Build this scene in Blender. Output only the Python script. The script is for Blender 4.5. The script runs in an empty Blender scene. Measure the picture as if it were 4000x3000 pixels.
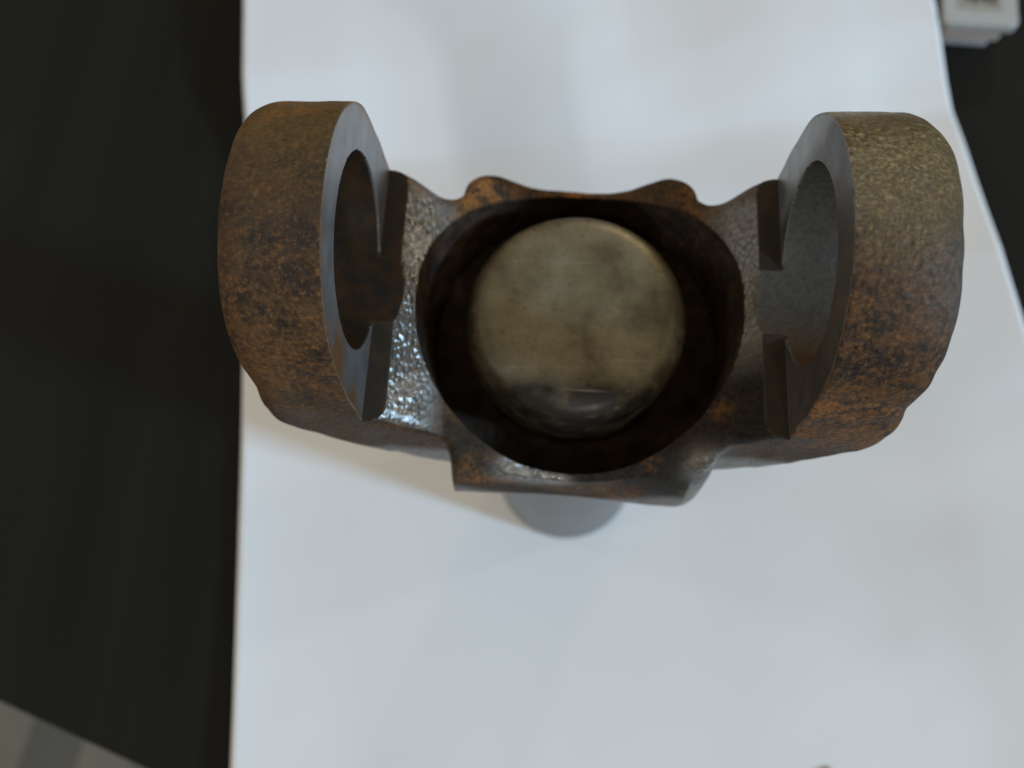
import bpy, math, random
import numpy as np
from mathutils import Matrix, Vector

MM = 0.001
scene = bpy.context.scene
COL = scene.collection

# ------------------------------------------------------------------ camera
cam_pos = np.array([-1.665, -54.407, 240.145])
rx, ry, rz = -0.323, -0.042, -0.054


def rot3(a, b, c):
    ca, sa, cb, sb, cc, sc = math.cos(a), math.sin(a), math.cos(b), math.sin(b), math.cos(c), math.sin(c)
    X = np.array([[1, 0, 0], [0, ca, -sa], [0, sa, ca]])
    Y = np.array([[cb, 0, sb], [0, 1, 0], [-sb, 0, cb]])
    Z = np.array([[cc, -sc, 0], [sc, cc, 0], [0, 0, 1]])
    return X @ Y @ Z


RC = rot3(rx, ry, rz).T                       # camera axes as columns, in world
camd = bpy.data.cameras.new('camera')
cam = bpy.data.objects.new('camera', camd)
COL.objects.link(cam)
M4 = Matrix.Identity(4)
for i in range(3):
    for j in range(3):
        M4[i][j] = RC[i, j]
    M4[i][3] = cam_pos[i] * MM
cam.matrix_world = M4
camd.sensor_fit = 'HORIZONTAL'
camd.sensor_width = 36.0
camd.lens = 1915.18 / 2212 * 36.0
camd.clip_start = 0.005
camd.clip_end = 20
camd.dof.use_dof = True
camd.dof.focus_distance = 0.111
camd.dof.aperture_fstop = 17
camd.dof.aperture_blades = 0
scene.camera = cam

# ------------------------------------------------------------------ light
world = bpy.data.worlds.new('World')
scene.world = world
world.use_nodes = True
bg = world.node_tree.nodes['Background']
bg.inputs['Color'].default_value = (1.0, 0.88, 0.66, 1)
bg.inputs['Strength'].default_value = 0.29


def area(name, loc, target, sx, sy, power, col):
    l = bpy.data.lights.new(name, 'AREA')
    l.shape = 'RECTANGLE'
    l.size, l.size_y = sx, sy
    l.energy = power
    l.color = col
    o = bpy.data.objects.new(name, l)
    COL.objects.link(o)
    o.location = loc
    d = Vector(target) - Vector(loc)
    o.rotation_euler = d.to_track_quat('-Z', 'Y').to_euler()
    return o


BLUE = (0.42, 0.69, 1.0)
area('window_light_east', (3.0, -0.88, 1.39), (0, 0, 0.08), 0.30, 0.36, 100, BLUE)
area('lamp_light_south', (-0.15, -0.95, 1.56), (0, 0, 0.08), 0.25, 0.16, 1.7, (1, .92, .80))
area('window_light_low_south', (0.20, -1.12, 0.66), (0, 0, 0.10), 0.07, 0.05, 2.6, (.92, .96, 1))
area('lamp_light_west', (-1.0, -0.36, 0.62), (0, 0, 0.08), 0.22, 0.30, 1.2, (1, .90, .74))
area('window_light_north_west', (-1.4, 0.40, 0.42), (0, 0, 0.10), 0.20, 0.20, 2.6, (.80, .88, 1))
area('lamp_light_north_east', (1.2, 0.44, 0.44), (0, 0, 0.11), 0.10, 0.10, 1.6, (1, .94, .86))
area('lamp_light_north', (0.45, 1.25, 0.50), (0, 0, 0.14), 0.09, 0.08, 1.5, (1, .80, .48))

vs = scene.view_settings
vs.view_transform = 'Standard'
vs.look = 'None'
vs.exposure = 0
vs.gamma = 1

# ------------------------------------------------------------------ helpers


def tag(o, label=None, cat=None, group=None, kind=None):
    for k, v in (('label', label), ('category', cat), ('group', group), ('kind', kind)):
        if v:
            o[k] = v
    return o


def link(name, me, mat=None, parent=None):
    o = bpy.data.objects.new(name, me)
    COL.objects.link(o)
    if mat:
        me.materials.clear()
        me.materials.append(mat)
    if parent:
        o.parent = parent
    return o


def empty(name, loc=(0, 0, 0)):
    o = bpy.data.objects.new(name, None)
    COL.objects.link(o)
    o.location = loc
    o.empty_display_size = 0.01
    return o


def mesh(name, V, F, smooth=True):
    me = bpy.data.meshes.new(name)
    me.from_pydata([tuple(v) for v in V], [], [tuple(f) for f in F])
    me.update()
    if smooth:
        me.polygons.foreach_set('use_smooth', [True] * len(me.polygons))
    return me


def lathe(prof, seg=128, cap_first=True, cap_last=True):
    """prof: list of (r, z) in mm, first = bottom"""
    V, F = [], []
    n = len(prof)
    for r, z in prof:
        for k in range(seg):
            a = 2 * math.pi * k / seg
            V.append((r * math.cos(a) * MM, r * math.sin(a) * MM, z * MM))
    for i in range(n - 1):
        for k in range(seg):
            k2 = (k + 1) % seg
            F.append((i * seg + k, i * seg + k2, (i + 1) * seg + k2, (i + 1) * seg + k))
    if cap_first:
        F.append(tuple(reversed(range(seg))))
    if cap_last:
        F.append(tuple(range((n - 1) * seg, n * seg)))
    return V, F


class NT:
    """small node-tree builder"""

    def __init__(self, name):
        self.m = bpy.data.materials.new(name)
        self.m.use_nodes = True
        self.t = self.m.node_tree
        self.b = self.t.nodes['Principled BSDF']
        self.tc = self.t.nodes.new('ShaderNodeTexCoord').outputs['Object']

    def L(self, a, b):
        self.t.links.new(a, b)

    def setin(self, sock, v):
        if hasattr(v, 'links') or isinstance(v, bpy.types.NodeSocket):
            self.L(v, sock)
        else:
            if sock.type == 'RGBA' and len(v) == 3:
                v = (*v, 1)
            sock.default_value = v

    def vec(self, scale=(1, 1, 1), loc=(0, 0, 0), rot=(0, 0, 0)):
        n = self.t.nodes.new('ShaderNodeMapping')
        n.inputs['Scale'].default_value = scale
        n.inputs['Location'].default_value = loc
        n.inputs['Rotation'].default_value = rot
        self.L(self.tc, n.inputs['Vector'])
        return n.outputs[0]

    def noise(self, scale, detail=4, rough=.55, vec=None, dist=0):
        n = self.t.nodes.new('ShaderNodeTexNoise')
        n.inputs['Scale'].default_value = scale
        n.inputs['Detail'].default_value = detail
        n.inputs['Roughness'].default_value = rough
        n.inputs['Distortion'].default_value = dist
        self.L(vec or self.tc, n.inputs['Vector'])
        return n.outputs['Fac']

    def voro(self, scale, vec=None, feature='F1'):
        n = self.t.nodes.new('ShaderNodeTexVoronoi')
        n.feature = feature
        n.inputs['Scale'].default_value = scale
        self.L(vec or self.tc, n.inputs['Vector'])
        return n.outputs['Distance']

    def rng(self, v, a, b, c=0., d=1.):
        n = self.t.nodes.new('ShaderNodeMapRange')
        self.setin(n.inputs[0], v)
        for i, q in enumerate((a, b, c, d)):
            self.setin(n.inputs[i + 1], q)
        return n.outputs[0]

    def math(self, op, a, b=0., clamp=False):
        n = self.t.nodes.new('ShaderNodeMath')
        n.operation = op
        n.use_clamp = clamp
        self.setin(n.inputs[0], a)
        self.setin(n.inputs[1], b)
        return n.outputs[0]

    def mix(self, f, a, b):
        n = self.t.nodes.new('ShaderNodeMix')
        n.data_type = 'RGBA'
        self.setin(n.inputs[0], f)
        self.setin(n.inputs[6], a)
        self.setin(n.inputs[7], b)
        return n.outputs[2]

    def mixf(self, f, a, b):
        n = self.t.nodes.new('ShaderNodeMix')
        n.data_type = 'FLOAT'
        self.setin(n.inputs[0], f)
        self.setin(n.inputs[2], a)
        self.setin(n.inputs[3], b)
        return n.outputs[0]

    def attr(self, name):
        n = self.t.nodes.new('ShaderNodeAttribute')
        n.attribute_name = name
        return n.outputs['Fac']

    def bump(self, h, strength, dist, prev=None):
        n = self.t.nodes.new('ShaderNodeBump')
        self.setin(n.inputs['Strength'], strength)
        n.inputs['Distance'].default_value = dist
        self.L(h, n.inputs['Height'])
        if prev:
            self.L(prev, n.inputs['Normal'])
        return n.outputs[0]

    def out(self, **k):
        for n, v in k.items():
            self.setin(self.b.inputs[n.replace('_', ' ')], v)
        return self.m


# ------------------------------------------------------------------ materials


def mat_forging():
    n = NT('rusted_forging')
    A = {k: n.attr(k) for k in ('mach', 'ledge', 'bore', 'saddle', 'bowl', 'rim', 'east', 'orange', 'gold', 'bare', 'side', 'scrape', 'cheek_shade', 'front', 'front_dark', 'lip')}
    big = n.noise(90, 5, .6)
    mid = n.noise(320, 6, .65)
    fine = n.noise(1300, 4, .7)
    fine2 = n.noise(2600, 3, .7)
    # rust over scale
    grit = n.noise(2000, 5, .75)
    grain_c = n.noise(1350, 6, .72)
    c = n.mix(n.rng(mid, .38, .64), (.028, .017, .010), (.080, .044, .018))
    c = n.mix(n.math('MULTIPLY', n.rng(big, .48, .66), .7), c, (.110, .058, .022))
    c = n.mix(n.math('MULTIPLY', n.rng(grain_c, .53, .66), .75), c, (.22, .098, .028))
    c = n.mix(n.math('MULTIPLY', n.rng(grain_c, .47, .36), .65), c, (.014, .010, .008))
    c = n.mix(n.math('MULTIPLY', n.rng(grit, .60, .72), .6), c, (.34, .18, .07))
    # gold brown film on the ear tops, golden sparkle painted into the east one
    g = n.math('MULTIPLY', A['gold'], n.rng(n.math('ADD', big, grain_c), .75, 1.15, .5, 1.))
    c = n.mix(g, c, n.mix(n.math('MULTIPLY', A['east'], n.rng(grit, .45, .62)), (.17, .108, .036), (.48, .36, .15)))
    c = n.mix(n.math('MULTIPLY', A['front_dark'], n.rng(mid, .75, .5, .9, 1.)), c, n.mix(n.rng(grain_c, .42, .62), (.009, .0075, .006), (.030, .019, .010)))  # darker brown towards the front of the hub
    # orange bloom
    o = n.math('MULTIPLY', A['orange'], n.rng(n.math('ADD', mid, grain_c), .88, 1.12))
    c = n.mix(o, c, n.mix(n.rng(grit, .4, .6), (.22, .080, .018), (.42, .17, .038)))
    # bare pitted grey steel
    bare = n.math('MULTIPLY', n.math('ADD', A['bare'], A['saddle'], True), n.rng(n.math('ADD', n.math('MULTIPLY', big, 1.), n.math('MULTIPLY', mid, .6)), .42, .66))
    bare = n.math('MAXIMUM', bare, A['lip'])
    grey = n.mix(n.rng(fine, .35, .65), (.15, .143, .13), (.30, .29, .27))
    c = n.mix(bare, c, grey)
    # oily black bowl
    bowlc = n.mix(n.rng(mid, .42, .68), (.019, .013, .009), (.070, .038, .019))
    bowlc = n.mix(n.math('MULTIPLY', A['scrape'], n.rng(grain_c, .5, .6)), bowlc, (.25, .25, .25))
    c = n.mix(A['bowl'], c, bowlc)
    # bores: brown varnished steel
    borec = n.mix(n.rng(mid, .4, .66), (.028, .024, .020), (.065, .035, .016))
    borec = n.mix(n.math('MULTIPLY', A['east'], .85), borec, n.mix(n.math('MULTIPLY', A['front'], n.rng(mid, .3, .55)), n.mix(n.rng(grain_c, .45, .62), (.120, .104, .082), (.080, .070, .057)), (.15, .080, .034)))
    c = n.mix(A['bore'], c, borec)
    c = n.mix(A['ledge'], c, n.mix(n.rng(mid, .45, .75), (.030, .024, .018), (.055, .034, .018)))  # ledge: dark rust, its dark reflection also put into the colour
    # machined cheek: light grey ground steel, rust bleeding in from its edges
    ms = n.noise(300, 4, .6, n.vec((1, .12, 1)))
    machc = n.mix(n.rng(ms, .3, .7), (.27, .27, .27), (.36, .36, .36))
    machc = n.mix(A['cheek_shade'], machc, n.mix(n.rng(mid, .4, .65), (.028, .026, .026), (.060, .036, .020)))  # shade over the east cheek, painted in as dark brown
    machc = n.mix(n.math('MULTIPLY', A['orange'], n.rng(mid, .32, .5)), machc, (.34, .17, .07))
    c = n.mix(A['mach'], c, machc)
    # relief
    pits = n.voro(900, n.vec((1, 1, 1)))
    grain = n.noise(1100, 4, .6, n.vec((.45, 1, 1.25)))
    h = n.math('ADD', n.math('MULTIPLY', grain_c, .75), n.math('MULTIPLY', grain, .45))
    h = n.math('ADD', h, n.math('MULTIPLY', n.math('MULTIPLY', pits, n.rng(big, .4, .6)), .5))
    h = n.math('ADD', h, n.math('MULTIPLY', grit, .3))
    smooth = n.math('ADD', n.math('MULTIPLY', A['mach'], 1.), n.math('ADD', n.math('MULTIPLY', A['bore'], .85), n.math('MULTIPLY', A['ledge'], .9)), True)
    shiny = n.math('ADD', A['saddle'], n.math('ADD', A['lip'], 0.), True)
    coarse = n.math('ADD', n.math('MULTIPLY', A['east'], .6), n.math('MULTIPLY', A['side'], .5), True)
    st = n.mixf(smooth, n.mixf(coarse, .55, 1.), .03)
    st = n.mixf(shiny, st, .16)
    nb = n.bump(h, st, .0012)
    vd = n.t.nodes.new('ShaderNodeTexVoronoi')
    vd.feature = 'SMOOTH_F1'
    vd.inputs['Scale'].default_value = 1300
    vd.inputs['Smoothness'].default_value = .6
    n.L(n.vec((1, .8, 1)), vd.inputs['Vector'])
    dimst = n.math('ADD', shiny, n.math('MULTIPLY', n.math('MULTIPLY', A['east'], A['rim']), n.rng(big, .4, .6, .3, .9)), True)
    dimst = n.math('MULTIPLY', dimst, n.rng(n.noise(260, 2, .5), .35, .65, .35, 1.))
    nb = n.bump(vd.outputs['Distance'], dimst, .0005, nb)
    nb = n.bump(fine2, n.mixf(smooth, .3, .06), .0001, nb)
    rough = n.mixf(bare, n.rng(mid, .35, .65, .42, .62), n.rng(fine, .3, .7, .12, .28))
    rough = n.mixf(shiny, rough, n.rng(fine, .3, .7, .13, .22))
    rough = n.mixf(A['mach'], rough, n.rng(mid, .3, .7, .34, .5))
    rough = n.mixf(A['bore'], rough, .38)
    rough = n.mixf(A['ledge'], rough, .5)
    rough = n.mixf(A['bowl'], rough, n.rng(fine, .3, .7, .35, .7))
    metal = n.math('ADD', n.math('MULTIPLY', n.math('SUBTRACT', A['mach'], A['cheek_shade'], True), .85), n.math('MULTIPLY', bare, .8), True)
    metal = n.mixf(A['bore'], metal, .3)
    metal = n.mixf(A['bowl'], metal, 0.)
    metal = n.math('ADD', metal, n.math('MULTIPLY', n.math('MULTIPLY', A['gold'], A['east']), .45), True)
    spec = n.mixf(n.math('ADD', bare, A['mach'], True), n.mixf(n.math('MULTIPLY', A['gold'], A['east']), .22, .8), .5)
    rough = n.mixf(n.math('MULTIPLY', A['gold'], A['east']), rough, .27)
    return n.out(Base_Color=c, Roughness=rough, Metallic=metal, Normal=nb, Specular_IOR_Level=spec)


def mat_plug():
    n = NT('dull_steel_plug')
    big = n.noise(60, 4, .55)
    mid = n.noise(260, 5, .6)
    fine = n.noise(1500, 4, .7)
    st_ = n.noise(110, 6, .6)
    c = n.mix(n.rng(big, .35, .66), (.265, .225, .140), (.165, .132, .080))
    c = n.mix(n.math('MULTIPLY', n.rng(st_, .50, .68), .75), c, (.085, .062, .038))
    c = n.mix(n.math('MULTIPLY', n.rng(st_, .48, .36), .45), c, (.34, .30, .205))
    c = n.mix(n.math('MULTIPLY', n.rng(fine, .58, .70), .7), c, (.06, .045, .03))
    sp = n.math('MULTIPLY', n.rng(n.voro(230), .16, .06), n.rng(mid, .5, .62))
    c = n.mix(n.math('MULTIPLY', sp, .9), c, (.05, .035, .02))
    c = n.mix(n.math('MULTIPLY', n.attr('edge'), n.rng(mid, .36, .6)), c, (.075, .045, .022))
    gw = n.math('MULTIPLY', n.attr('front_shade'), n.rng(n.math('ADD', mid, big), .75, 1.1, .55, 1.))  # dark shading of the plug's front shoulder, painted into the colour
    c = n.mix(gw, c, (.022, .018, .014))
    scr = n.noise(700, 3, .7, n.vec((.06, 1, 1), (0, 0, 0), (0, 0, .5)))
    c = n.mix(n.math('MULTIPLY', n.rng(scr, .62, .70), .35), c, (.40, .37, .30))
    nb = n.bump(fine, .25, .00012)
    nb = n.bump(scr, .2, .0001, nb)
    nb = n.bump(big, .35, .0010, nb)
    return n.out(Base_Color=c, Roughness=n.rng(mid, .3, .7, .30, .46), Metallic=.5, Normal=nb)


def mat_barrel():
    n = NT('ground_steel_barrel')
    ring = n.noise(400, 3, .6, n.vec((.05, .05, 1)))
    c = n.mix(n.rng(ring, .3, .7), (.145, .147, .15), (.20, .20, .20))
    return n.out(Base_Color=c, Roughness=n.rng(ring, .3, .7, .38, .5), Metallic=.5, Normal=n.bump(ring, .1, .0002))


def mat_paper():
    n = NT('white_paper')
    f = n.noise(900, 4, .6)
    s = n.noise(14, 3, .5)
    c = n.mix(n.rng(s, .35, .7), (.80, .80, .80), (.77, .77, .765))
    return n.out(Base_Color=c, Roughness=.85, Normal=n.bump(f, .12, .0002), Specular_IOR_Level=.25)


def mat_table():
    n = NT('black_table_lacquer')
    g = n.noise(40, 5, .6, n.vec((1, .08, 1)))
    f = n.noise(1800, 3, .6)
    c = n.mix(n.rng(g, .3, .7), (.0085, .0092, .0080), (.0145, .0138, .0105))
    return n.out(Base_Color=c, Roughness=n.rng(f, .3, .7, .5, .62), Normal=n.bump(f, .25, .0002), Specular_IOR_Level=.12)


def mat_plain(name, c1, c2, scale, rough, bump=.15, bdist=.0003):
    n = NT(name)
    f = n.noise(scale, 5, .6)
    return n.out(Base_Color=n.mix(n.rng(f, .35, .65), c1, c2), Roughness=rough, Normal=n.bump(f, bump, bdist))


FORGE = mat_forging()
PLUG = mat_plug()
BARREL = mat_barrel()
PAPER = mat_paper()
TABLE = mat_table()

# ------------------------------------------------------------------ setting: floor, table
PLANKS = [mat_plain('floor_board_a', (.19, .16, .125), (.15, .13, .10), 8, .6, .2, .002),
          mat_plain('floor_board_b', (.085, .078, .064), (.10, .09, .075), 8, .6, .2, .002),
          mat_plain('floor_board_c', (.125, .112, .09), (.15, .13, .105), 8, .6, .2, .002)]


def slab(pts, z0, z1, bev=0.):
    """prism from plan polygon (ccw, mm); bevelled top edge"""
    V, F = [], []
    n = len(pts)
    P = np.array(pts, float)
    cen = P.mean(0)
    rings = [(P, z0), (P, z1 - bev)]
    if bev:
        for a in (30, 60, 90):
            t = math.radians(a)
            d = bev * (1 - math.cos(t))
            u = (P - cen) / np.linalg.norm(P - cen, axis=1)[:, None]
            rings.append((P - u * d * 1.3, z1 - bev + bev * math.sin(t)))
    for R_, z in rings:
        for p in R_:
            V.append((p[0] * MM, p[1] * MM, z * MM))
    for i in range(len(rings) - 1):
        for k in range(n):
            k2 = (k + 1) % n
            F.append((i * n + k, i * n + k2, (i + 1) * n + k2, (i + 1) * n + k))
    F.append(tuple(reversed(range(n))))
    F.append(tuple(range((len(rings) - 1) * n, len(rings) * n)))
    return V, F


FZ = -720
V, F = slab([(-1500, -1500), (1200, -1500), (1200, 1200), (-1500, 1200)], FZ - 20, FZ - 8)
floor = tag(link('floor', mesh('floor', V, F, False), PLANKS[1]), kind='structure')
rnd = random.Random(4)
pw = 58.
V, F = slab([(0, -900), (pw - 1.5, -900), (pw - 1.5, 900), (0, 900)], FZ - 8, FZ, 1.2)
plank_meshes = []
for mt in PLANKS:
    pm = mesh('plank', V, F, False)
    pm.materials.append(mt)
    plank_meshes.append(pm)
for i in range(14):
    p = bpy.data.objects.new('plank', plank_meshes[(i * 2 + rnd.randint(0, 1)) % 3])
    COL.objects.link(p)
    p.parent = floor
    p.rotation_euler = (0, 0, math.radians(-9))
    p.location = ((-860 + i * pw) * MM, -.35, 0)

TZ = -0.35
# near edge runs obliquely through the lower left of the view
e0 = np.array([-144.9, -67.7])
ed = np.array([39.8, -13.2])
ed /= np.linalg.norm(ed)
A0, A1 = e0 - ed * 420, e0 + ed * 780
up = np.array([-ed[1], ed[0]]) * 700
V, F = slab([A0, A1, A1 + up, A0 + up], -30, TZ, 1.2)
tag(link('table_top', mesh('table_top', V, F, False), TABLE), kind='structure')

# ------------------------------------------------------------------ paper sheet
o_ = np.array([-92.8, 19.6])
pu = np.array([239., 30.])
pu /= np.linalg.norm(pu)                 # along the width
pv = np.array([-pu[1], pu[0]])           # up the sheet
W_, V0, V1 = 218., -122., 182.
NX, NY = 150, 190
ss = np.linspace(0, W_, NX)
tt = np.linspace(V0, V1, NY)
S, T = np.meshgrid(ss, tt)
GX = o_[0] + pu[0] * S + pv[0] * T
GY = o_[1] + pu[1] * S + pv[1] * T
rs = np.random.RandomState(7)
Z = np.zeros_like(S)
for k in range(26):
    a = rs.uniform(0, math.pi)
    w = rs.uniform(.02, .11)
    Z += rs.uniform(.02, .10) / (w * 14) * np.sin(w * (S * math.cos(a) + T * math.sin(a)) + rs.uniform(0, 6.3))
for k in range(20):                      # finer crumple
    a = rs.uniform(0, math.pi)
    w = rs.uniform(.14, .36)
    Z += rs.uniform(.004, .011) * np.sin(w * (S * math.cos(a) + T * math.sin(a)) + rs.uniform(0, 6.3)) * (.5 + .5 * np.sin(.03 * S + k) * np.cos(.035 * T + 2 * k))
crT = 72. + 0.0 * S                      # fold across the sheet
d = T - crT
win = np.clip(S / 45, 0, 1) * np.clip((W_ - S) / 60, 0, 1)
win = win * win * (3 - 2 * win)
fold = np.where(d > 0, d * .13, 0) + 3.6 * np.exp(-((d + 24) / 15.) ** 2) * win
foldv = np.where(T > crT, np.abs(S - 122) * .04, 0) * np.clip((T - crT) / 30, 0, 1)
cup = (np.clip(S - 118, 0, None) ** 1.5 * .0085 + np.clip(75 - S, 0, None) ** 1.5 * .003) * np.clip((crT + 10 - T) / 60, 0, 1)
dist = np.hypot(GX, GY)
flat = np.clip((dist - 19) / 110, 0, 1)
flat = flat * flat * (3 - 2 * flat)
Z = (Z * 4.2 + 1.6) * flat + cup + fold + foldv
# small curl at the long edges
Z += 1.2 * np.exp(-S / 5.) * flat * .5
Z = np.maximum(Z, 0.0)
Z *= np.clip(dist / 19, 0, 1) ** 4
PV = [(GX[i, j] * MM, GY[i, j] * MM, (Z[i, j]) * MM) for i in range(NY) for j in range(NX)]
PF = [(i * NX + j, i * NX + j + 1, (i + 1) * NX + j + 1, (i + 1) * NX + j) for i in range(NY - 1) for j in range(NX - 1)]
pme = mesh('paper_sheet', PV, PF)
paper = tag(link('paper_sheet', pme, PAPER), 'creased white sheet of paper lying under the rusty yoke', 'paper')
so = paper.modifiers.new('thickness', 'SOLIDIFY')
so.thickness = .00015
so.offset = -1

# ------------------------------------------------------------------ yoke: implicit forging, dual contoured
HB = 131.52      # height of the cross bores
RB = 13.5
RS = np.random.RandomState(11)
WV = RS.normal(size=(22, 3))
WV /= np.linalg.norm(WV, axis=1)[:, None]
WF = np.concatenate([RS.uniform(.25, .6, 8), RS.uniform(1.0, 2.2, 14)])
WP = RS.uniform(0, 6.28, 22)


def lump(x, y, z, lo, hi):
    s = 0
    for k in range(lo, hi):
        s = s + np.sin(WF[k] * (WV[k, 0] * x + WV[k, 1] * y + WV[k, 2] * z) + WP[k])
    return s / math.sqrt(hi - lo)


def smax(a, b, k):
    h = np.maximum(k - np.abs(a - b), 0) / k
    return np.maximum(a, b) + h * h * k * .25


def smin(a, b, k):
    return -smax(-a, -b, k)


def saddle_z(ax):
    return 105 + 14 * (ax / 27.) ** 2


def forged(x, y, z):
    ax, ay = np.abs(x), np.abs(y)
    d_sad = (z - np.minimum(saddle_z(ax), 126)) * .72
    l1 = (15 * (ax - 28) - 13 * (z - 97)) / 19.85
    l2 = (4 * (ax - 20) - 8 * (z - 93)) / 8.94
    under = smax(l1, l2, 5.)
    d_out = ax - 44.2 + .03 * (z - 131)
    d_side = ay - 20.5 + 1.1 * np.exp(-((ax - 22.8) / 2.6) ** 2) * (y > 0)
    arm = smax(smax(smax(d_sad, under, 2.), d_side, 2.2), d_out, 4.)
    # ear
    rr = np.hypot(y, z - HB)
    round_ = np.where(z > HB, rr - 19.6, ay - 19.6)
    low = smax(ay - 20.2, (z - HB + 1.5) * .5, 3.)
    d_yz = smin(round_, low, 2.2)
    ear = smax(smax(d_yz, d_out, 5.), np.maximum(28.5 - ax, under), 2.5)
    body = smin(arm, ear, 1.)
    # hub block with its pads
    sd_b = smax(ax - 19.4, y - 26.1 - 1.3 * np.exp(-((ax - 14.) / 5.) ** 2), 6.)
    fl = np.maximum(-x - 18.9, -y - 26.)
    fr = smax(x - 22.2, -y - 26., 6.)
    front = np.where(x < 0, fl, fr)
    plan = np.maximum(np.where(y > 0, sd_b, -99.), np.where(y <= 0, front, -99.))
    plan = np.where(y > 0, sd_b, front)
    cham = (z - saddle_z(ax) + 2.6 * (-y - 23.2)) / 2.79
    hub = smax(smax(plan, (z - saddle_z(ax)) * .8, 2.), cham, 4.5)
    bot = 92.5 - z - .12 * (x)
    hub = smax(hub, bot, 3.)
    neck = np.maximum(np.hypot(x, y) - 20.5 - np.maximum(z - 88, 0) * .25, np.maximum(83.5 - z, z - 103))
    hub = smin(hub, neck, 3.)
    body = smin(body, hub, 1.6)
    # forging unevenness, rougher on the east ear
    amp = .02 + .03 * (x > 33)
    body = body + .07 * lump(x, y, z, 0, 8) + amp * lump(x, y, z, 8, 22)
    return body


def cuts(x, y, z):
    ax = np.abs(x)
    face = np.maximum(ax - 30.2, 119. - z)
    bore = np.maximum(np.hypot(y, z - HB) - RB, 25.4 - ax)
    rb = 24.2 + (z - 105) * .05
    bowl = np.maximum(((np.abs(x - .2) ** 2.15 + np.abs(y - .55) ** 2.15) ** (1 / 2.15) - rb + .025 * lump(x, y, z, 8, 22)) * .97, 96. - z)
    return face, bore, bowl


def sdf(x, y, z):
    d = forged(x, y, z)
    f, b, w = cuts(x, y, z)
    return np.maximum(np.maximum(d, -f), np.maximum(-b, -w))


def dual_contour(lo, hi, h):
    n = [int(math.ceil((hi[i] - lo[i]) / h)) + 1 for i in range(3)]
    gx, gy, gz = [lo[i] + h * np.arange(n[i]) for i in range(3)]
    D = np.empty(n, np.float32)
    X2, Y2 = np.meshgrid(gx, gy, indexing='ij')
    # coarse pass to find which columns / slabs are near the surface
    for k in range(n[2]):
        D[:, :, k] = sdf(X2, Y2, np.full_like(X2, gz[k]))
    s = D < 0
    cells_id = -np.ones([m - 1 for m in n], np.int64)
    any_ = np.zeros([m - 1 for m in n], np.int8)
    for a in (0, 1):
        for b in (0, 1):
            for c in (0, 1):
                any_ += s[a:n[0] - 1 + a, b:n[1] - 1 + b, c:n[2] - 1 + c]
    act = (any_ > 0) & (any_ < 8)
    idx = np.argwhere(act)
    cells_id[act] = np.arange(len(idx))
    N = len(idx)
    AtA = np.zeros((N, 3, 3))
    Atb = np.zeros((N, 3))
    mass = np.zeros((N, 3))
    cnt = np.zeros(N)
    quads = []
    base = np.array(lo)
    for ax in range(3):
        sh = [0, 0, 0]
        sh[ax] = 1
        a = s[:n[0] - sh[0], :n[1] - sh[1], :n[2] - sh[2]]
        b = s[sh[0]:, sh[1]:, sh[2]:]
        e = np.argwhere(a != b)
        da = D[e[:, 0], e[:, 1], e[:, 2]].astype(float)
        e2 = e + np.array(sh)
        db = D[e2[:, 0], e2[:, 1], e2[:, 2]].astype(float)
        t = da / (da - db)
        p0 = base + h * e
        dirv = np.array(sh) * h
        # two regula falsi refinements
        ta, tb, fa, fb = np.zeros_like(t), np.ones_like(t), da.copy(), db.copy()
        for _ in range(3):
            p = p0 + t[:, None] * dirv
            ft = sdf(p[:, 0], p[:, 1], p[:, 2])
            left = (ft < 0) == (fa < 0)
            ta = np.where(left, t, ta)
            fa = np.where(left, ft, fa)
            tb = np.where(left, tb, t)
            fb = np.where(left, fb, ft)
            t = ta + (tb - ta) * fa / (fa - fb + 1e-12)
        p = p0 + np.clip(t, 0, 1)[:, None] * dirv
        eps = .02
        g = np.stack([sdf(p[:, 0] + eps, p[:, 1], p[:, 2]) - sdf(p[:, 0] - eps, p[:, 1], p[:, 2]),
                      sdf(p[:, 0], p[:, 1] + eps, p[:, 2]) - sdf(p[:, 0], p[:, 1] - eps, p[:, 2]),
                      sdf(p[:, 0], p[:, 1], p[:, 2] + eps) - sdf(p[:, 0], p[:, 1], p[:, 2] - eps)], 1)
        g /= np.linalg.norm(g, axis=1)[:, None] + 1e-12
        o1, o2 = [(1, 2), (2, 0), (0, 1)][ax]
        nb = []
        ok = np.ones(len(e), bool)
        for (u, v) in ((-1, -1), (0, -1), (0, 0), (-1, 0)):
            c = e.copy()
            c[:, o1] += u
            c[:, o2] += v
            inside = np.all((c >= 0) & (c < np.array(n) - 1), axis=1)
            ok &= inside
            cc = np.where(inside[:, None], c, 0)
            nb.append(np.where(inside, cells_id[cc[:, 0], cc[:, 1], cc[:, 2]], -1))
        outer = g[:, :, None] * g[:, None, :]
        pb = np.einsum('ij,ij->i', g, p)
        for q in nb:
            m = q >= 0
            np.add.at(AtA, q[m], outer[m])
            np.add.at(Atb, q[m], g[m] * pb[m][:, None])
            np.add.at(mass, q[m], p[m])
            np.add.at(cnt, q[m], 1)
        flip = ~s[e[:, 0], e[:, 1], e[:, 2]]
        Q = np.stack(nb, 1)
        Q[flip] = Q[flip][:, ::-1]
        quads.append(Q[ok])
    mass /= np.maximum(cnt, 1)[:, None]
    lam = .04
    rhs = Atb - np.einsum('nij,nj->ni', AtA, mass)
    dv = np.linalg.solve(AtA + lam * np.eye(3), rhs[:, :, None])[:, :, 0]
    P = mass + dv
    c0 = base + h * idx
    P = np.clip(P, c0 - .15 * h, c0 + 1.15 * h)
    return P, np.concatenate(quads)


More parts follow.
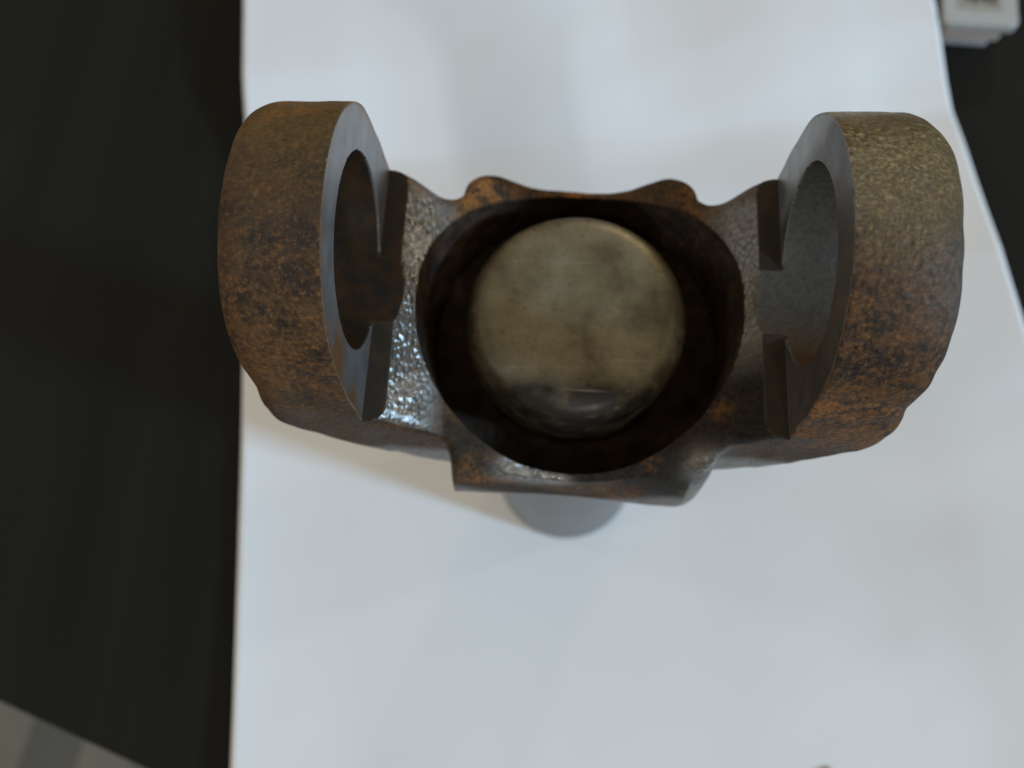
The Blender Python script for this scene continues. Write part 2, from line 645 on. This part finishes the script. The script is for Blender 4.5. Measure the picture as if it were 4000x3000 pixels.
P, Q = dual_contour((-45.2, -28.4, 82.6), (45.2, 28.6, 152.6), .36)
Q = Q[np.all(Q >= 0, axis=1)]


def grad(P):
    e = .06
    x, y, z = P.T
    g = np.stack([sdf(x + e, y, z) - sdf(x - e, y, z), sdf(x, y + e, z) - sdf(x, y - e, z), sdf(x, y, z + e) - sdf(x, y, z - e)], 1)
    return g / (np.linalg.norm(g, axis=1)[:, None] + 1e-12)


x, y, z = P.T
ax_ = np.abs(x)
fo = forged(x, y, z)
cf, cb, cw = cuts(x, y, z)
stack = np.stack([fo, -cf, -cb, -cw], 1)
which = stack.argmax(1)                      # 0 forging, 1 cheek cutter, 2 cross bore, 3 bowl
ismach = (which == 1) & (ax_ > 30.0) & (z > 119.1)
isledge = (which == 1) & ~ismach
G = grad(P)


def blob(cx, cy, cz, r):
    return np.exp(-((x - cx) ** 2 + (y - cy) ** 2 + (z - cz) ** 2) / (r * r))


at = {}
at['mach'] = ismach * 1.
at['ledge'] = isledge * 1.
at['bore'] = (which == 2) * 1.
at['bowl'] = np.maximum((which == 3) * 1., 0)
forg = which == 0
sadm = forg & (ax_ < 30) & (z > saddle_z(ax_) - 2.) & (G[:, 2] > .45)
greyness = np.clip((ax_ - 19) / 4.5, 0, 1) * np.clip((20.5 - y) / 4, 0, 1)
west_fillet = (x < 0) * 1.0
front_fade = np.where(x > 0, np.clip((y + 12) / 9, .0, 1), np.clip((y + 26) / 5, 0, 1))  # grey fades out towards the front
at['saddle'] = sadm * greyness * front_fade * np.where(x > 0, .75, 1.)
lipglint = (blob(-9, -23.8, 104.5, 2.6) + blob(-5.5, -24.2, 103.5, 2.6) + blob(-2, -24.6, 103, 2.) * .7 + blob(20.5, -23.8, 110, 3.2)) * 1.3
lower_flank = forg * (np.abs(G[:, 1]) > .45) * np.clip((np.where(x < 0, 106, 108) - z) / 4., 0, 1) * (ax_ > 18.5)
pad_front = forg * np.clip((-y - 25.3) / .4, 0, 1) * np.clip((-G[:, 1] - .8) / .15, 0, 1) * .75
east_crown = (x > 30) * (z > 118) * (blob(44, -8, 146, 7) * .55)
bowl_scrape = (which == 3) * blob(-10.5, -19.5, 101, 3.2)
at['lip'] = np.clip(forg * lipglint, 0, 1)
at['bare'] = np.clip(forg * (lipglint + east_crown + lower_flank * .9 + pad_front), 0, 1)
at['scrape'] = bowl_scrape
at['cheek_shade'] = ismach * (x > 0) * np.clip((15.5 - y) / 4., 0, 1) * .93
front_dark = np.clip((-y - 4) / 7., 0, 1) * np.clip((x + 9 + .6 * (y + 20)) / 8., 0, 1) * np.clip((31 - x) / 3, 0, 1)
front_dark = np.maximum(front_dark, .75 * np.clip((-y - 14) / 5., 0, 1) * (ax_ < 19.5))
at['front_dark'] = forg * (z > 93) * (G[:, 2] > .12) * front_dark * (1 - np.clip(lipglint, 0, 1))
at['front'] = np.clip((-y - 2) / 8., 0, 1)
at['rim'] = forg * (z > HB) * 1.
at['east'] = (x > 0) * 1.
at['side'] = forg * (z < HB - .5) * (ax_ > 20) * (np.abs(G[:, 1]) > .5) * 1.
gold = np.where(x < 0, np.clip((y + 2) / 14, 0, 1) * .95, np.clip((y + 10) / 14, 0, 1) * .95)
at['gold'] = forg * (z > 125) * gold
org = (blob(-21, 20.5, 113, 4.5) * 1.2 + blob(-15, 23, 109, 4.5) + blob(0, 25.5, 105, 6) * 1.1 + blob(20, 22, 111, 4) * .9 + blob(-27, 20.5, 119, 3) + blob(-39, 16, 145, 8) * 1.1 + blob(-33, 18.5, 138, 5) * .5
       + blob(-15, -26, 104.5, 3.6) * 1.1 + blob(-10, -26, 103, 3.) * .9 + blob(8, -26.2, 97, 4) * .8 + blob(12, -23, 108, 1.5) * 1.5 + blob(22, -15, 114, 2.0) * .5)
# rust bleeding along the edge of the machined cheek
rY = np.where(z > HB, 19.5 - np.hypot(y, z - HB), 20.6 - np.abs(y))
edge_bleed = np.exp(-np.clip(rY, 0, 9) / .8) * ismach * (x < 0) * np.where(y < 0, 1., .75)
edge_bleed += ismach * (x < 0) * (blob(-30.2, -17, 136, 4) * 1.2 + blob(-30.2, -20, 126, 3.5) + .8 * np.exp(-(z - 119) / .9) * (y < -8))
east_side = (x > 30) * forg * (z < 133) * (z > 115) * (y < -9) * .6
rim_orange = forg * (z > 128) * np.where(x > 30, np.clip((-y - 3) / 10, 0, 1) * .30, np.where(x < -30, np.clip((-y - 6) / 10, 0, 1) * .14, 0))
at['orange'] = np.clip(rim_orange + (org * forg) * .8 + edge_bleed + east_side, 0, 1)

# split the one surface into its named regions
qc = which[Q]
zc, xc = z[Q].mean(1), x[Q].mean(1)
lab = np.zeros(len(Q), int)                  # 0 hub
mode_b = (qc == 2).sum(1) >= 2
mode_w = (qc == 3).sum(1) >= 2
mode_m = ismach[Q].sum(1) >= 2
mode_l = isledge[Q].sum(1) >= 2
ear_zone = (np.abs(xc) > 30.0) & (zc > 118.9)
lab[ear_zone] = 1
lab[mode_w] = 2
lab[mode_l] = 5
lab[mode_b] = 3
lab[mode_m & ~mode_b] = 4

yoke = tag(empty('slip_yoke'), 'rusty forged steel driveshaft yoke with two bored ears standing upright on paper', 'yoke')


def region(name, mask, parent):
    f = Q[mask]
    used, inv = np.unique(f, return_inverse=True)
    f = inv.reshape(f.shape)
    me = mesh(name, P[used] * MM, f)
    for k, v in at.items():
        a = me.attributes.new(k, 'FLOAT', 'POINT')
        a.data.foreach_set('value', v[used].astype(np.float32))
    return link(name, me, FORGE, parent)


west, east = xc < 0, xc > 0
hub = region('hub', lab == 0, yoke)
region('counterbore', lab == 2, hub)
for side, txt in ((west, 'smoother brown rusty ear with orange edged machined cheek'), (east, 'coarsely pitted gold and brown rusty ear')):
    ear = region('ear', (lab == 1) & side, yoke)
    ear['label'] = txt
    region('cross_bore', (lab == 3) & side, ear)
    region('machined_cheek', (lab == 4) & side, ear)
    region('relief_ledge', (lab == 5) & side, ear)

# barrel
V, F = lathe([(15.5, .25), (17.3, .25), (17.8, .7), (18., 1.5), (18., 40), (18., 80), (18.2, 84), (18.2, 90)])
link('barrel', mesh('barrel', V, F), BARREL, yoke)

# welch plug, domed, seated in the counterbore
prof = [(18.7, 95.), (18.75, 103), (18.7, 106.5), (18.5, 108.2), (18.1, 109.5), (17.5, 110.5), (16.7, 111.25), (15.7, 111.75), (14.6, 112.05), (13, 112.2), (10.5, 112.15), (7, 112.0), (4, 111.9), (1.5, 111.9), (.2, 111.9)]
V, F = lathe(prof, 160, False, True)
pm_ = mesh('plug', V, F)
ea = pm_.attributes.new('edge', 'FLOAT', 'POINT')
rv = np.array([np.hypot(v[0], v[1]) / MM for v in V])
yv = np.array([v[1] / MM for v in V])
ea.data.foreach_set('value', np.clip((rv - 16.0) / 1.8, 0, 1).astype(np.float32))
gr = pm_.attributes.new('front_shade', 'FLOAT', 'POINT')
gr.data.foreach_set('value', (np.clip((-yv - 11) / 3., 0, 1) * np.clip((rv - 9) / 5, 0, 1)).astype(np.float32))
plug = link('plug', pm_, PLUG, yoke)
plug.location = (0, .0011, 0)
plug.scale = (.955, .955, 1)

# ------------------------------------------------------------------ white box beyond the sheet
bx = empty('white_box')
tag(bx, 'small white box with grey printed label on black table beside paper', 'box')
WHITE = mat_plain('white_card', (.40, .40, .385), (.46, .46, .44), 300, .5)
TAN = mat_plain('tan_card_edge', (.42, .35, .31), (.47, .40, .35), 300, .6)
GREY = mat_plain('grey_card_edge', (.36, .36, .37), (.42, .42, .42), 300, .6)
SEAM = mat_plain('dark_seam', (.17, .17, .19), (.2, .2, .22), 300, .6)
LABELM = mat_plain('label_paper', (.30, .29, .235), (.34, .325, .27), 300, .6)
INK = mat_plain('label_ink', (.035, .032, .03), (.06, .055, .05), 400, .6)
bo = np.array([111.8, 145.8])               # near left bottom corner
bu = np.array([math.cos(math.radians(-4)), math.sin(math.radians(-4))])
bv = np.array([-bu[1], bu[0]])


def bpt(a, b):
    return tuple(bo + bu * a + bv * b)


def rrect(a0, a1, b0, b1, r, k=6):
    pts = []
    for cx, cy, s0 in ((a1 - r, b0 + r, -90), (a1 - r, b1 - r, 0), (a0 + r, b1 - r, 90), (a0 + r, b0 + r, 180)):
        for i in range(k + 1):
            t = math.radians(s0 + 90 * i / k)
            pts.append(bpt(cx + r * math.cos(t), cy + r * math.sin(t)))
    return pts


def boxpart(name, a0, a1, b0, b1, r, z0, z1, mat, bev=0., parent=bx):
    V, F = slab(rrect(a0, a1, b0, b1, r), z0, z1, bev)
    return link(name, mesh(name, V, F, False), mat, parent)


boxpart('base_tray', .6, 17.8, .6, 58, 2.2, TZ, 2.6, GREY)
boxpart('middle_band', .3, 20, .3, 58.5, 2.2, 2.6, 6.0, TAN)
boxpart('seam', .4, 21.6, .4, 58.4, 2.2, 6.0, 7.0, SEAM)
lid = boxpart('lid', 0, 22.8, 0, 59, 2.2, 7.0, 10.0, WHITE, .8)
lab_ = boxpart('label_panel', 4.5, 17.8, 5.0, 40, .6, 10.0, 10.12, LABELM, 0, lid)
for i, (a0, a1, b0, b1) in enumerate([(4.2, 5.6, 8.2, 12.4), (6.1, 7.8, 7.6, 12.2), (8.3, 9.5, 8.4, 11.8), (10.0, 11.4, 7.8, 12.4), (12.0, 13.6, 7.6, 11.4), (4.2, 8.2, 13.4, 16.5), (8.9, 13.4, 13.0, 16.6)]):
    boxpart('print_mark', a0 + 2.6, a1 + 2.6, b0, b1, .2, 10.12, 10.16, INK, 0, lid)

# ------------------------------------------------------------------ crumbs at the near edge of the sheet
SKIN = mat_plain('pinkish_brown_seed', (.34, .22, .18), (.26, .17, .14), 500, .6, .3)
for (cx, cy, r1, r2, hh, txt) in ((65.9, -73.5, 2.4, 2.7, 1.6, 'round pinkish brown crumb peeking in at lower edge of paper'),
                                  (93.6, -72.6, 2.6, 2.2, .9, 'flatter brownish crumb at paper edge, further right than the round crumb')):
    V, F = [], []
    for i in range(9):
        ph = math.pi * (i + .5) / 9 - math.pi / 2
        for k in range(20):
            a = 2 * math.pi * k / 20
            w = 1 + .08 * math.sin(3 * a + i) + .05 * math.sin(5 * a)
            V.append((cx * MM + r1 * MM * math.cos(ph) * math.cos(a) * w, cy * MM + r2 * MM * math.cos(ph) * math.sin(a) * w, (2.2 + hh * math.sin(ph)) * MM))
    for i in range(8):
        for k in range(20):
            F.append((i * 20 + k, i * 20 + (k + 1) % 20, (i + 1) * 20 + (k + 1) % 20, (i + 1) * 20 + k))
    F.append(tuple(reversed(range(20))))
    F.append(tuple(range(160, 180)))
    tag(link('crumb', mesh('crumb', V, F), SKIN), txt, 'crumb')
